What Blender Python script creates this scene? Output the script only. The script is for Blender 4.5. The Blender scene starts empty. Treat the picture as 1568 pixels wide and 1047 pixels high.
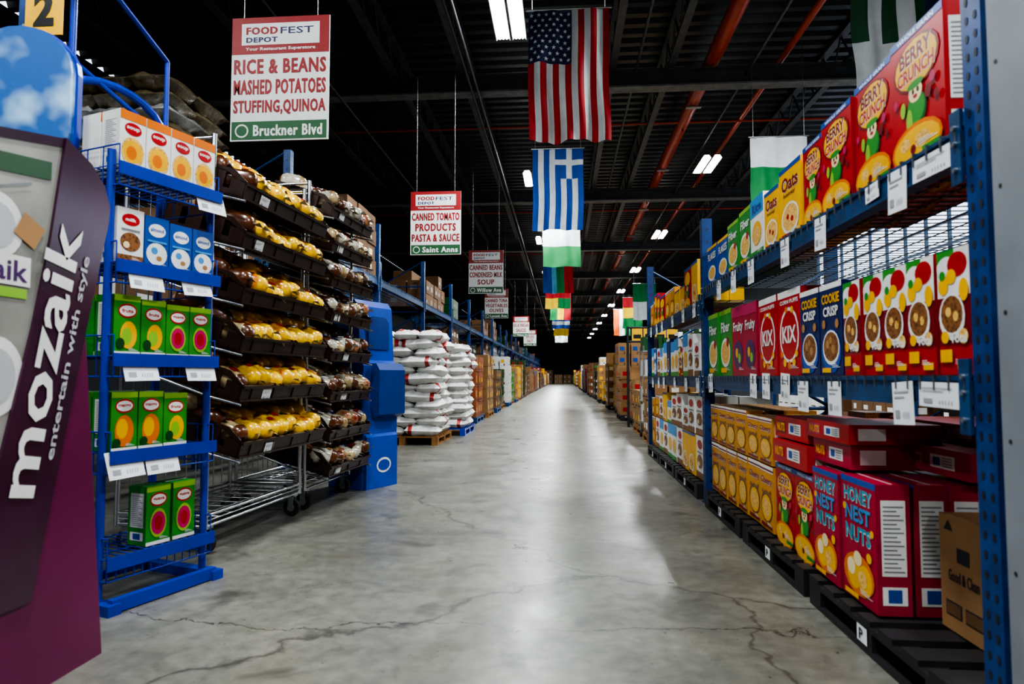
import bpy, math, random
from mathutils import Matrix, Vector
random.seed(7)
R=random.random
U=random.uniform
scene=bpy.context.scene
# ---------------------------------------------------------------- materials
def lin(h):
    h=h.lstrip('#'); c=[int(h[i:i+2],16)/255 for i in (0,2,4)]
    return tuple((x/12.92 if x<=.04045 else ((x+.055)/1.055)**2.4) for x in c)
MATS={}
def mat(name,col,rough=.5,metal=0,var=.12,scale=6,bump=0,emit=0,coat=0,cells=0,alt=None):
    if name in MATS: return MATS[name]
    if isinstance(col,str): col=lin(col)
    m=bpy.data.materials.new(name); m.use_nodes=True
    nt=m.node_tree; b=nt.nodes['Principled BSDF']
    tc=nt.nodes.new('ShaderNodeTexCoord')
    if cells:
        n=nt.nodes.new('ShaderNodeTexVoronoi'); n.inputs['Scale'].default_value=cells; src=n.outputs['Distance']
    else:
        n=nt.nodes.new('ShaderNodeTexNoise'); n.inputs['Scale'].default_value=scale; n.inputs['Detail'].default_value=3; src=n.outputs['Fac']
    nt.links.new(tc.outputs['Object'],n.inputs['Vector'])
    r=nt.nodes.new('ShaderNodeValToRGB')
    r.color_ramp.elements[0].position=.3 if not cells else .15; r.color_ramp.elements[1].position=.7 if not cells else .6
    lo=tuple(c*(1-var) for c in col); hi=tuple(min(1,c*(1+var*.6)) for c in col)
    if alt: hi=lin(alt) if isinstance(alt,str) else alt; lo=col
    r.color_ramp.elements[0].color=(*lo,1)
    r.color_ramp.elements[1].color=(*hi,1)
    nt.links.new(src,r.inputs['Fac']); nt.links.new(r.outputs['Color'],b.inputs['Base Color'])
    b.inputs['Roughness'].default_value=rough; b.inputs['Metallic'].default_value=metal
    if coat: b.inputs['Coat Weight'].default_value=coat; b.inputs['Coat Roughness'].default_value=.15
    if bump:
        bp=nt.nodes.new('ShaderNodeBump'); bp.inputs['Strength'].default_value=bump; bp.inputs['Distance'].default_value=.02
        nt.links.new(src,bp.inputs['Height']); nt.links.new(bp.outputs['Normal'],b.inputs['Normal'])
    if emit:
        b.inputs['Emission Color'].default_value=(*col,1); b.inputs['Emission Strength'].default_value=emit
    MATS[name]=m; return m
PAL={'red':'#ae0d16','dred':'#7a0a16','mag':'#a50c34','pink':'#b8285c','yel':'#e6ae12','org':'#d8700f','gold':'#c98a1a','cream':'#e6d3a2',
'white':'#dcdcd8','blue':'#174a9c','dblue':'#10235a','lblue':'#3f8cc4','teal':'#0f93a8','green':'#2f8a2c','dgreen':'#14481f','lime':'#86b838',
'brown':'#4a2812','tan':'#a67a48','black':'#0e0e10','gray':'#77797c','oat':'#b98535','purple':'#4a2160','lgrey':'#b4b6b8'}
def P(k):
    if k=='oat': return mat('print_oat_rings',PAL['oat'],.38,cells=70,alt='#e2b765')
    if k=='brown': return mat('print_choco_bits',PAL['brown'],.38,cells=75,alt='#8a5a30')
    return mat('print_'+k,PAL[k],.36,var=.1,scale=9)
steel=mat('galv_steel',(.42,.44,.46),.35,.9)
deckw=mat('deck_wire',(.16,.18,.21),.5,.8)
chrome=mat('chrome_wire',(.66,.68,.7),.25,1)
rackblue=mat('rack_blue_paint','#163f78',.38,.1,.3,14)
dispblue=mat('display_blue_paint','#1336a0',.32,0,.15)
beamdark=mat('rack_beam_blue','#17446f',.4,.1,.35,12)
blackpl=mat('black_plastic',(.02,.02,.022),.5,var=.3)
rubber=mat('rubber',(.015,.015,.015),.7)
wood=mat('pallet_wood','#94683a',.75,var=.35,scale=9,bump=.3)
kraft=mat('kraft_cardboard','#94714a',.75,var=.2,scale=3)
kraft2=mat('kraft_cardboard_dark','#6b4c2f',.75,var=.2,scale=3)
orange=mat('orange_carton','#8f4a24',.6,var=.25)
traym=mat('brown_tray_plastic','#2e1b12',.4,var=.25)
paper=mat('paper_tag','#dfe2e4',.6,var=.05)
ink=mat('ink','#2a2a30',.6); pink_=mat('faint_print','#9a9ca0',.6)
whitefilm=mat('woven_sack_white','#cfcfca',.45,var=.14,scale=12,bump=.6)
wrap=mat('shrink_wrap_film','#6b6048',.25,var=.5,scale=14,bump=.8,coat=.6)
wrap2=mat('shrink_wrap_clear','#9a9c9c',.2,var=.5,scale=10,bump=.9,coat=.7)

# ---------------------------------------------------------------- text cache
TC={}
def text_data(s,off=.018):
    if (s,off) in TC: return TC[(s,off)]
    cu=bpy.data.curves.new('t','FONT'); cu.body=s; cu.resolution_u=2; cu.offset=off
    if off>.03 or off==.022: cu.space_character=1.12
    ob=bpy.data.objects.new('t',cu); scene.collection.objects.link(ob)
    dg=bpy.context.evaluated_depsgraph_get(); dg.update()
    me=bpy.data.meshes.new_from_object(ob.evaluated_get(dg))
    vs=[v.co.copy() for v in me.vertices]; fs=[tuple(p.vertices) for p in me.polygons]
    x0=min(v.x for v in vs);x1=max(v.x for v in vs);y0=min(v.y for v in vs);y1=max(v.y for v in vs)
    vs=[Vector(((v.x-x0)/(x1-x0),(v.y-y0)/(y1-y0),0)) for v in vs]
    bpy.data.objects.remove(ob); bpy.data.curves.remove(cu); bpy.data.meshes.remove(me)
    TC[(s,off)]=(vs,fs); return TC[(s,off)]
# ---------------------------------------------------------------- mesh builder
T=Matrix.Translation
def cols(o,x,y,z):
    return Matrix(((x[0],y[0],z[0],o[0]),(x[1],y[1],z[1],o[1]),(x[2],y[2],z[2],o[2]),(0,0,0,1)))
FM=Matrix(((1,0,0,0),(0,0,-1,0),(0,1,0,0),(0,0,0,1)))
SR=Matrix(((0,0,1,0),(1,0,0,0),(0,1,0,0),(0,0,0,1)))
SL=Matrix(((0,0,-1,0),(-1,0,0,0),(0,1,0,0),(0,0,0,1)))
class MB:
    def __init__(s,name): s.n=name;s.v=[];s.f=[];s.i=[];s.s=[];s.m=[]
    def mi(s,m):
        if m not in s.m: s.m.append(m)
        return s.m.index(m)
    def add(s,vs,fs,m,M=None,smooth=False):
        o=len(s.v)
        s.v+= [ (M@Vector(v) if M else Vector(v)) for v in vs]
        ms=m if isinstance(m,list) else None
        if not ms: k=s.mi(m)
        for j,f in enumerate(fs):
            s.f.append(tuple(o+a for a in f)); s.i.append(s.mi(ms[j]) if ms else k); s.s.append(smooth)
    def box(s,x0,y0,z0,x1,y1,z1,m,M=None):
        s.add([(x0,y0,z0),(x1,y0,z0),(x1,y1,z0),(x0,y1,z0),(x0,y0,z1),(x1,y0,z1),(x1,y1,z1),(x0,y1,z1)],
          [(0,3,2,1),(4,5,6,7),(0,1,5,4),(1,2,6,5),(2,3,7,6),(3,0,4,7)],m,M)
    def tube(s,p0,p1,r,m,M=None,seg=8):
        p0=Vector(p0);p1=Vector(p1);d=(p1-p0)
        if d.length<1e-6: return
        d.normalize(); a=d.orthogonal().normalized(); b=d.cross(a)
        vs=[];
        for p in (p0,p1):
            for k in range(seg):
                t=2*math.pi*k/seg; vs.append(p+a*r*math.cos(t)+b*r*math.sin(t))
        fs=[(k,(k+1)%seg,seg+(k+1)%seg,seg+k) for k in range(seg)]
        s.add(vs,fs,m,M,True)
        s.add(vs,[tuple(range(seg))[::-1],tuple(range(seg,2*seg))],m,M)
    def path(s,pts,r,m,M=None,seg=8):
        for a,b in zip(pts,pts[1:]): s.tube(a,b,r,m,M,seg)
    def prism(s,pts,z0,z1,m,M=None):
        n=len(pts)
        s.add([(x,y,z0) for x,y in pts]+[(x,y,z1) for x,y in pts],
          [tuple(range(n))[::-1],tuple(range(n,2*n))]+[(k,(k+1)%n,n+(k+1)%n,n+k) for k in range(n)],m,M)
    def rect(s,x0,y0,x1,y1,m,M,z=.001): s.add([(x0,y0,z),(x1,y0,z),(x1,y1,z),(x0,y1,z)],[(0,1,2,3)],m,M)
    def ell(s,cx,cy,rx,ry,m,M,z=.001,n=14):
        s.add([(cx+rx*math.cos(6.2832*k/n),cy+ry*math.sin(6.2832*k/n),z) for k in range(n)],[tuple(range(n))],m,M)
    def text(s,t,x,y,w,h,m,M,z=.002,off=.018):
        vs,fs=text_data(t,off); s.add([(x+v.x*w,y+v.y*h,z) for v in vs],fs,m,M)
    def blob(s,rx,ry,rz,m,M,e=.7,nu=12,nv=9,jit=.04,rings=None):
        def c(a): v=math.cos(a); return math.copysign(abs(v)**e,v)
        def sn(a): v=math.sin(a); return math.copysign(abs(v)**e,v)
        vs=[];fs=[];ms=[]
        for j in range(nv+1):
            ph=-math.pi/2+math.pi*j/nv
            for k in range(nu):
                th=2*math.pi*k/nu; q=1+U(-jit,jit)
                vs.append((rx*sn(ph), ry*c(ph)*c(th)*q, rz*c(ph)*sn(th)*q))
        for j in range(nv):
            for k in range(nu):
                fs.append((j*nu+k,j*nu+(k+1)%nu,(j+1)*nu+(k+1)%nu,(j+1)*nu+k))
                ms.append(rings[min(len(rings)-1,int(j/nv*len(rings)))] if rings else m)
        s.add(vs,fs,ms,M,True)
    def pillow(s,lx,ly,h,m,M,n=8,jit=.012,cols_=None):
        vs=[];fs=[];ms=[]
        for sgn in (1,-1):
            for i in range(n+1):
                for j in range(n+1):
                    u=-1+2*i/n; v=-1+2*j/n
                    z=h/2*(max(0,(1-abs(u)**3.5)*(1-abs(v)**3.5)))**.45
                    pin=1-.05*(abs(u)**2)*(abs(v)**2)
                    vs.append((u*lx/2*pin,v*ly/2*pin,sgn*z+(U(-jit,jit) if z>h*.1 else 0)))
        N=(n+1)**2
        for i in range(n):
            for j in range(n):
                a=i*(n+1)+j; q=(a,a+n+1,a+n+2,a+1)
                mm=cols_(i,j,n) if cols_ else m
                fs.append(q); ms.append(mm); fs.append(tuple(N+k for k in q[::-1])); ms.append(mm)
        s.add(vs,fs,ms,M,True)
    def done(s,parent=None):
        xs=[v.x for v in s.v];ys=[v.y for v in s.v];zs=[v.z for v in s.v]
        c=Vector(((min(xs)+max(xs))/2,(min(ys)+max(ys))/2,min(zs)))
        me=bpy.data.meshes.new(s.n); me.from_pydata([v-c for v in s.v],[],s.f)
        for m in s.m: me.materials.append(m)
        me.polygons.foreach_set('material_index',s.i); me.polygons.foreach_set('use_smooth',s.s); me.update()
        ob=bpy.data.objects.new(s.n,me); scene.collection.objects.link(ob); ob.location=c
        if parent: ob.parent=parent
        return ob
X=(1,0,0);Y=(0,1,0);Z=(0,0,1)
def facing_cam(x,y,z): return cols((x,y,z),X,Z,(0,-1,0))      # sign frame: right X, up Z, out -Y

# ---------------------------------------------------------------- room shell
XL,XR,Y0,Y1,ZC=-9,9,-14,100,7.0
def floor_mat():
    m=bpy.data.materials.new('polished_concrete'); m.use_nodes=True; nt=m.node_tree; L=nt.links.new; N=nt.nodes.new
    b=nt.nodes['Principled BSDF']
    ge=N('ShaderNodeNewGeometry'); POS=ge.outputs['Position']
    def noise(sc,det=5,dist=0,rough=.6):
        n=N('ShaderNodeTexNoise'); n.inputs['Scale'].default_value=sc; n.inputs['Detail'].default_value=det
        n.inputs['Distortion'].default_value=dist; n.inputs['Roughness'].default_value=rough
        L(POS,n.inputs['Vector']); return n
    def ramp(src,p0,c0,p1,c1):
        r=N('ShaderNodeValToRGB'); e=r.color_ramp.elements; e[0].position=p0;e[1].position=p1
        e[0].color=(*c0,1);e[1].color=(*c1,1); L(src,r.inputs['Fac']); return r
    def mix(mode,fac,a,bb):
        x=N('ShaderNodeMix'); x.data_type='RGBA'; x.blend_type=mode
        if isinstance(fac,float): x.inputs['Factor'].default_value=fac
        else: L(fac,x.inputs['Factor'])
        L(a,x.inputs['A'])
        if isinstance(bb,tuple): x.inputs['B'].default_value=(*bb,1)
        else: L(bb,x.inputs['B'])
        return x.outputs['Result']
    def math_(op,a,b_=None,c_=None):
        x=N('ShaderNodeMath'); x.operation=op
        for i,q in enumerate((a,b_,c_)):
            if q is None: continue
            if isinstance(q,(int,float)): x.inputs[i].default_value=q
            else: L(q,x.inputs[i])
        return x.outputs[0]
    base=ramp(noise(1.1,7,.3,.62).outputs['Fac'],.3,(.1,.1,.086),.7,(.215,.21,.175))
    fine=ramp(noise(14,5).outputs['Fac'],.3,(.6,.6,.6),.7,(1.15,1.15,1.15))
    c=mix('MULTIPLY',.8,base.outputs['Color'],fine.outputs['Color'])
    warm=ramp(noise(1.7,4,.3).outputs['Fac'],.5,(0,0,0),.72,(.45,.45,.45))
    c=mix('MIX',warm.outputs['Color'],c,(.15,.132,.09))
    st=ramp(noise(2.9,4,.4).outputs['Fac'],.57,(0,0,0),.68,(.7,.7,.7))
    c=mix('MIX',st.outputs['Color'],c,(.055,.054,.048))
    sp=ramp(noise(40,2).outputs['Fac'],.69,(0,0,0),.75,(1,1,1))
    c=mix('MIX',sp.outputs['Color'],c,(.035,.032,.03))
    v=N('ShaderNodeTexVoronoi'); v.feature='DISTANCE_TO_EDGE'; v.inputs['Scale'].default_value=.2
    wn=noise(1.3,6); mp=N('ShaderNodeVectorMath'); mp.operation='MULTIPLY_ADD'
    L(wn.outputs['Color'],mp.inputs[0]); mp.inputs[1].default_value=(.9,.9,0); L(POS,mp.inputs[2]); L(mp.outputs[0],v.inputs['Vector'])
    cr=ramp(v.outputs['Distance'],.0003,(.8,.8,.8),.0013,(0,0,0))
    c=mix('MIX',cr.outputs['Color'],c,(.035,.033,.03))
    sx=N('ShaderNodeSeparateXYZ'); L(POS,sx.inputs[0])
    n1=noise(.9,7,.2,.65).outputs['Fac']
    d=math_('ABSOLUTE',math_('SUBTRACT',math_('MULTIPLY_ADD',n1,.9,sx.outputs['Y']),3.1))
    c2=ramp(d,.002,(1,1,1),.007,(0,0,0))
    c=mix('MIX',c2.outputs['Color'],c,(.02,.019,.018))
    L(c,b.inputs['Base Color'])
    rr=ramp(noise(3,5).outputs['Fac'],.3,(.25,)*3,.75,(.44,)*3); L(rr.outputs['Color'],b.inputs['Roughness'])
    b.inputs['Coat Weight'].default_value=.06; b.inputs['Coat Roughness'].default_value=.18
    bp=N('ShaderNodeBump'); bp.inputs['Strength'].default_value=.25; bp.inputs['Distance'].default_value=.01
    L(noise(7,5).outputs['Fac'],bp.inputs['Height']); L(bp.outputs['Normal'],b.inputs['Normal'])
    return m
fl=MB('floor'); fl.box(XL,Y0,-.1,XR,Y1,0,floor_mat()); o=fl.done()
wallm=mat('wall_paint_grey','#2c2f33',.8,var=.1)
wl=MB('wall_left'); wl.box(XL-.2,Y0,0,XL,Y1,ZC,wallm); wl.done()
wb=MB('wall_back'); wb.box(XL,Y1,0,XR,Y1+.2,ZC,wallm); wb.done()
wf=MB('wall_front'); wf.box(XL,Y0-.2,0,XR,Y0,ZC,wallm); wf.done()
wr=MB('wall_right')
wr.box(XR,Y0,0,XR+.2,Y1,3.0,wallm); wr.box(XR,Y0,5.8,XR+.2,Y1,ZC,wallm)
wr.box(XR,Y0,3.0,XR+.2,8,5.8,wallm); wr.box(XR,24,3.0,XR+.2,Y1,5.8,wallm); wr.done()
wn=MB('window_1'); fr=mat('window_frame_blue','#3b5d7c',.5)
for k in range(17): wn.box(XR+.05,8+k*.99,3.0,XR+.12,8.06+k*.99,5.8,fr)
for k in range(6): wn.box(XR+.04,8,3.0+k*.55,XR+.13,24,3.05+k*.55,fr)
wn.done()
# ceiling : corrugated deck
deck=mat('painted_black_deck',(.034,.037,.044),.35,var=.4,scale=2)
ce=MB('ceiling'); pts=[]; y=Y0
while y<Y1:
    pts+=[(y,ZC),(y+.13,ZC),(y+.17,ZC+.09),(y+.28,ZC+.09)]; y+=.32
vs=[(XL,a,b) for a,b in pts]+[(XR,a,b) for a,b in pts]; n=len(pts)
ce.add(vs,[(k,k+1,n+k+1,n+k) for k in range(n-1)],deck)
ce.box(XL,Y0,ZC+.12,XR,Y1,ZC+.2,deck); ce.done()
jm=mat('joist_paint',(.07,.074,.082),.45,var=.3)
gm=mat('girder_paint',(.16,.165,.17),.5,var=.35)
js=MB('ceiling_joists')
for x in (-7.2,-5.1,-3.0,-1.75,.9,1.9,4.9,6.9):
    js.box(x-.07,Y0,ZC-.06,x+.07,Y1,ZC-.002,jm); js.box(x-.06,Y0,ZC-.62,x+.06,Y1,ZC-.56,jm)
    yy=0.
    while yy<50:
        js.tube((x,yy,ZC-.59),(x,yy+.4,ZC-.03),.018,jm,seg=4); js.tube((x,yy+.4,ZC-.03),(x,yy+.8,ZC-.59),.018,jm,seg=4); yy+=.8
js.done()
gd=MB('ceiling_girders')
for k in range(13):
    yy=4+k*7.4
    gd.box(XL,yy-.13,6.05,XR,yy+.13,6.08,gm); gd.box(XL,yy-.015,6.08,XR,yy+.015,6.34,jm); gd.box(XL,yy-.13,6.34,XR,yy+.13,6.37,jm)
gd.done()
redp=mat('red_pipe_paint','#b8452f',.35,.05,.2)
pi=MB('sprinkler_pipes')
pi.tube((2.62,-2,6.51),(2.62,98,6.51),.13,redp,seg=14)
pi.tube((3.8,-2,6.5),(3.8,98,6.5),.06,redp,seg=10)
for k in range(9):
    yy=14+k*7.4-7.4
    pi.tube((-8,yy,6.45),(8,yy,6.45),.026,redp,seg=8)
for k in range(14): pi.tube((2.62,1+k*4,6.5),(2.62,1+k*4,6.99),.012,steel,seg=6); pi.box(2.47,.95+k*4,6.35,2.77,1.05+k*4,6.38,steel)
for k in range(24): pi.tube((2.62,2.2+k*3,6.5),(2.62,2.2+k*3,6.33),.02,redp,seg=6)
pi.done()
cd=MB('ceiling_conduits')
for x,z in ((-1.55,6.2),(-1.45,6.2),(1.3,6.6),(-4,6.3),(3.2,6.5)): cd.tube((x,-2,z-.25),(x,70,z-.25),.025,jm,seg=6)
cd.done()
# light fixtures
tubeE=mat('lamp_tube_glow',(.93,.97,1),.4,var=0,emit=24)
hous=mat('lamp_housing_white',(.7,.7,.7),.4)
def light(x,y,z=6.0,p=270):
    mb=MB('high_bay_light')
    L=.6
    for sx in (-.12,.12):
        mb.prism([(sx-.11,0),(sx-.06,.08),(sx+.06,.08),(sx+.11,0),(sx+.1,0),(sx+.05,.065),(sx-.05,.065),(sx-.1,0)],-L,L,hous,cols((x,y,z),X,Z,(0,-1,0)))
        for q in (-.05,0,.05): mb.tube((x+sx+q,y-L+.02,z+.025),(x+sx+q,y+L-.02,z+.025),.018,tubeE,seg=8)
    mb.box(x-.05,y-.25,z+.08,x+.05,y+.25,z+.15,hous)
    for sy in (-.4,.4): mb.tube((x,y+sy,z+.08),(x,y+sy,ZC-.01),.006,steel,seg=5)
    ob=mb.done()
    ld=bpy.data.lights.new('tube_lamp','AREA'); ld.shape='RECTANGLE'; ld.size=.45; ld.size_y=1.15; ld.energy=p; ld.color=(.92,.97,1)
    lo=bpy.data.objects.new('tube_lamp',ld); scene.collection.objects.link(lo); lo.parent=ob
    lo.location=Vector((x,y,z-.02))-ob.location
for k in range(-1,12):  # first pair, behind the camera, is added as fill for the foreground
    light(-.74,1.3+k*7.55,p=265 if k>=0 else 180); light(3.43,.2+k*7.7,p=265 if k>=0 else 180)
for yy in (-6.2,1.1): light(-5.0,yy,p=160)  # unseen fixtures added out of frame to brighten the left side
# ---------------------------------------------------------------- product art
STY={
'berry':('red',[('R',0,.94,1,1,'blue'),('T','WHOLE GRAIN',.15,.95,.7,.035,'white'),('E',.5,.72,.44,.2,'dred'),('E',.5,.72,.4,.18,'yel'),('T','BERRY',.2,.74,.6,.12,'dred'),('T','CRUNCH',.15,.61,.7,.11,'red'),('E',.5,.36,.2,.14,'dgreen'),('E',.5,.38,.17,.12,'green'),('E',.37,.3,.06,.1,'lime'),('E',.5,.5,.13,.075,'cream'),('E',.5,.56,.16,.03,'green'),('E',.46,.51,.02,.02,'black'),('E',.55,.51,.02,.02,'black'),('E',.5,.47,.04,.012,'red'),('E',.26,.42,.05,.06,'lime'),('E',.74,.44,.06,.05,'dred'),('E',.82,.52,.05,.04,'pink'),('E',.88,.38,.04,.035,'dred'),('E',.12,.5,.04,.035,'pink'),('E',.5,.1,.48,.17,'org'),('E',.5,.1,.44,.14,'yel'),('E',.3,.14,.1,.05,'oat'),('E',.62,.12,.14,.06,'oat'),('E',.45,.08,.05,.035,'dred'),('R',.62,.02,.95,.06,'green')]),
'oats':('yel',[('R',0,.94,1,1,'blue'),('T','Oats',.12,.66,.76,.2,'dred'),('T','honey',.2,.57,.55,.07,'brown'),('E',.5,.27,.4,.22,'white'),('E',.5,.28,.35,.18,'oat'),('E',.4,.3,.06,.04,'red'),('E',.6,.25,.06,.04,'red'),('R',.08,.03,.5,.08,'red')]),
'green':('green',[('R',0,.93,1,1,'lime'),('T','Fiber',.12,.66,.76,.16,'white'),('E',.5,.35,.42,.22,'white'),('E',.5,.35,.35,.17,'oat'),('E',.7,.5,.1,.07,'red'),('R',.1,.05,.6,.12,'yel')]),
'kix':('red',[('R',0,.92,1,1,'white'),('T','CORN PUFFS',.1,.84,.8,.05,'white'),('E',.5,.47,.42,.33,'white'),('E',.5,.47,.37,.29,'red'),('T','KIX',.2,.38,.6,.2,'white'),('E',.3,.15,.07,.05,'yel'),('E',.5,.12,.07,.05,'org'),('E',.7,.15,.07,.05,'yel'),('E',.4,.77,.06,.04,'org'),('E',.65,.76,.06,.04,'yel'),('E',.82,.25,.06,.04,'yel'),('E',.18,.25,.06,.04,'org')]),
'choco':('dblue',[('R',0,.94,1,1,'white'),('T','COOKIE',.1,.78,.8,.11,'yel'),('T','CRISP',.16,.64,.68,.11,'white'),('E',.5,.26,.44,.24,'blue'),('E',.5,.3,.38,.19,'white'),('E',.5,.31,.34,.16,'brown'),('E',.35,.34,.07,.05,'tan'),('E',.6,.28,.08,.05,'tan'),('E',.5,.38,.07,.04,'tan'),('E',.2,.56,.08,.05,'tan'),('E',.8,.55,.08,.05,'tan'),('R',.1,.03,.5,.08,'yel')]),
'total':('red',[('R',.0,.62,1,1,'white'),('R',0,.24,1,.62,'dred'),('R',0,.9,.55,1,'green'),('E',.3,.86,.3,.09,'white'),('E',.64,.87,.3,.1,'red'),('E',.2,.72,.16,.08,'yel'),('E',.45,.78,.16,.06,'yel'),('E',.18,.8,.1,.04,'green'),('E',.45,.46,.4,.19,'white'),('E',.45,.48,.34,.15,'brown'),('E',.35,.5,.09,.04,'oat'),('E',.58,.46,.08,.04,'oat'),('E',.84,.66,.14,.09,'yel'),('E',.8,.3,.14,.06,'oat'),('T','Total',.4,.25,.5,.08,'white'),('R',.08,.1,.45,.2,'yel'),('R',.6,.04,.95,.1,'yel'),('E',.25,.3,.12,.05,'yel')]),
'nest':('mag',[('R',0,.95,1,1,'blue'),('T','HONEY',.1,.8,.8,.12,'teal'),('T','NEST',.14,.64,.72,.13,'lblue'),('T','NUTS',.14,.48,.72,.13,'teal'),('E',.12,.74,.05,.03,'yel'),('E',.9,.6,.05,.03,'yel'),('E',.5,.22,.44,.17,'org'),('E',.38,.22,.2,.13,'yel'),('E',.68,.2,.2,.12,'yel'),('E',.3,.26,.12,.07,'cream'),('E',.62,.2,.13,.07,'oat'),('E',.5,.35,.12,.06,'cream'),('E',.82,.4,.07,.04,'yel'),('R',.1,.02,.5,.06,'yel')]),
'crisp':('gold',[('R',0,.9,1,1,'white'),('R',0,.92,1,.95,'dred'),('T','Cheery',.08,.68,.84,.14,'dred'),('E',.5,.36,.43,.25,'brown'),('E',.5,.34,.37,.2,'yel'),('E',.5,.34,.3,.15,'oat'),('E',.2,.58,.05,.03,'brown'),('E',.8,.6,.05,.03,'brown'),('R',.1,.04,.9,.09,'dred')]),
'blue':('blue',[('R',0,.93,1,1,'yel'),('T','FLAKES',.1,.65,.8,.18,'white'),('E',.5,.3,.4,.2,'white'),('E',.5,.3,.33,.15,'oat')]),
'whiteb':('white',[('R',0,.7,1,1,'lblue'),('T','Rice',.15,.75,.7,.16,'blue'),('E',.5,.4,.35,.2,'yel'),('E',.5,.36,.3,.15,'oat'),('R',0,0,1,.12,'green')]),
'pinkb':('mag',[('R',0,.85,1,1,'pink'),('T','Fruity',.12,.6,.76,.18,'white'),('E',.5,.3,.35,.2,'purple'),('E',.4,.33,.1,.07,'yel'),('E',.6,.25,.1,.07,'lime')]),
'soyorg':('white',[('R',0,.84,1,1,'org'),('E',.5,.7,.33,.11,'red'),('T','soup',.25,.67,.5,.07,'white'),('E',.5,.3,.44,.26,'oat'),('E',.5,.3,.38,.2,'yel'),('E',.45,.28,.2,.12,'org'),('R',0,0,1,.06,'tan')]),
'milkblue':('blue',[('E',.5,.74,.36,.13,'white'),('T','almond',.22,.71,.56,.08,'blue'),('E',.5,.28,.44,.22,'white'),('E',.4,.34,.14,.07,'lblue'),('E',.6,.2,.12,.05,'tan'),('R',0,0,1,.05,'dblue'),('R',.1,.5,.9,.54,'lblue')]),
'milkwhite':('white',[('E',.5,.8,.34,.11,'red'),('T','milk',.3,.77,.4,.06,'white'),('E',.5,.4,.38,.17,'brown'),('E',.35,.34,.12,.06,'cream'),('R',0,0,1,.16,'brown'),('R',.15,.6,.85,.63,'gray')]),
'juiceg':('green',[('R',0,.9,1,1,'lime'),('E',.5,.74,.36,.12,'red'),('E',.5,.74,.31,.09,'white'),('T','fruta',.28,.71,.44,.06,'red'),('E',.55,.34,.32,.23,'yel'),('E',.48,.32,.2,.14,'lime'),('E',.25,.2,.16,.09,'dgreen'),('R',0,.0,1,.07,'white')]),
'mango':('green',[('R',0,.9,1,1,'lime'),('E',.5,.76,.36,.12,'red'),('E',.5,.76,.31,.09,'white'),('T','mango',.26,.73,.48,.06,'red'),('E',.5,.34,.36,.27,'org'),('E',.42,.38,.22,.17,'yel'),('E',.22,.14,.16,.08,'dgreen'),('R',0,.0,1,.06,'white')]),
'guava':('green',[('R',0,.9,1,1,'lime'),('E',.5,.76,.36,.12,'red'),('E',.5,.76,.31,.09,'white'),('T','guava',.26,.73,.48,.06,'red'),('E',.5,.36,.35,.25,'lime'),('E',.5,.36,.3,.2,'pink'),('E',.5,.36,.17,.12,'red'),('R',0,.0,1,.06,'white')]),
}
def pbox(mb,M,x,y,z,w,d,h,sty,detail=True,side=None):
    if side is None: side=detail
    base,dec=STY[sty]; bm=P(base)
    M=M@T((x+w/2,y,z))@Matrix.Rotation(U(-.02,.02),4,'Z')@T((-x-w/2,-y,-z))
    mb.box(x,y,z,x+w,y+d,z+h,bm,M)
    F=M@T((x,y,z))@FM; zz=.0012
    for q in dec:
        if q[0]=='R': mb.rect(q[1]*w,q[2]*h,q[3]*w,q[4]*h,P(q[5]),F,zz)
        elif q[0]=='E': mb.ell(q[1]*w,q[2]*h,q[3]*w,q[4]*h,P(q[5]),F,zz,16 if detail else 10)
        elif q[0]=='T' and detail:
            dk='white' if q[6] in ('dred','red','teal','blue','brown') and base!='white' else 'black'
            if q[5]>.09: mb.text(q[1],q[2]*w+.0025,q[3]*h-.003,q[4]*w,q[5]*h,P(dk),F,zz-.0002,.045)
            mb.text(q[1],q[2]*w,q[3]*h,q[4]*w,q[5]*h,P(q[6]),F,zz,.03)
        zz+=.0003
    mb.box(x+.004,y+d*.5-.002,z+h,x+w-.004,y+d*.5+.002,z+h+.002,P('lgrey'),M)
    if detail:
        for k in range(3): mb.rect(w*.56,h*(.085+.016*k),w*(.9-.08*k),h*(.091+.016*k),P('white'),F,zz)
    if side:
        S1=M@T((x+w,y,z))@SR
        S2=M@T((x,y+d,z))@SL
        for S in (S1,S2):
            mb.rect(d*.14,h*.3,d*.86,h*.88,P('white'),S,.001)
            for k in range(16): mb.rect(d*.2,h*(.33+k*.033),d*(.8-.1*(k%3)),h*(.34+k*.033),P('gray'),S,.0015)
            mb.rect(d*.14,h*.08,d*.86,h*.22,P('white'),S,.001); mb.rect(d*.3,h*.1,d*.7,h*.2,P('blue'),S,.0015)
def tag(mb,F,x,y,w,h,tilt=0,big=False):
    G=F@T((x,y,.006+U(0,.004)))@Matrix.Rotation(tilt,4,'X')@Matrix.Rotation(U(-.06,.06),4,'Z')
    mb.box(0,0,0,w,h,.0015,paper,G)
    mb.rect(w*.1,h*.74,w*.8,h*.78,pink_,G,.003); mb.rect(w*.1,h*.62,w*.6,h*.66,pink_,G,.003)
    mb.rect(w*.12,h*.15,w*.34,h*.34,pink_,G,.003)
    for k in range(5): mb.rect(w*(.5+k*.07),h*.14,w*(.52+k*.07),h*.3,pink_,G,.003)
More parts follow.
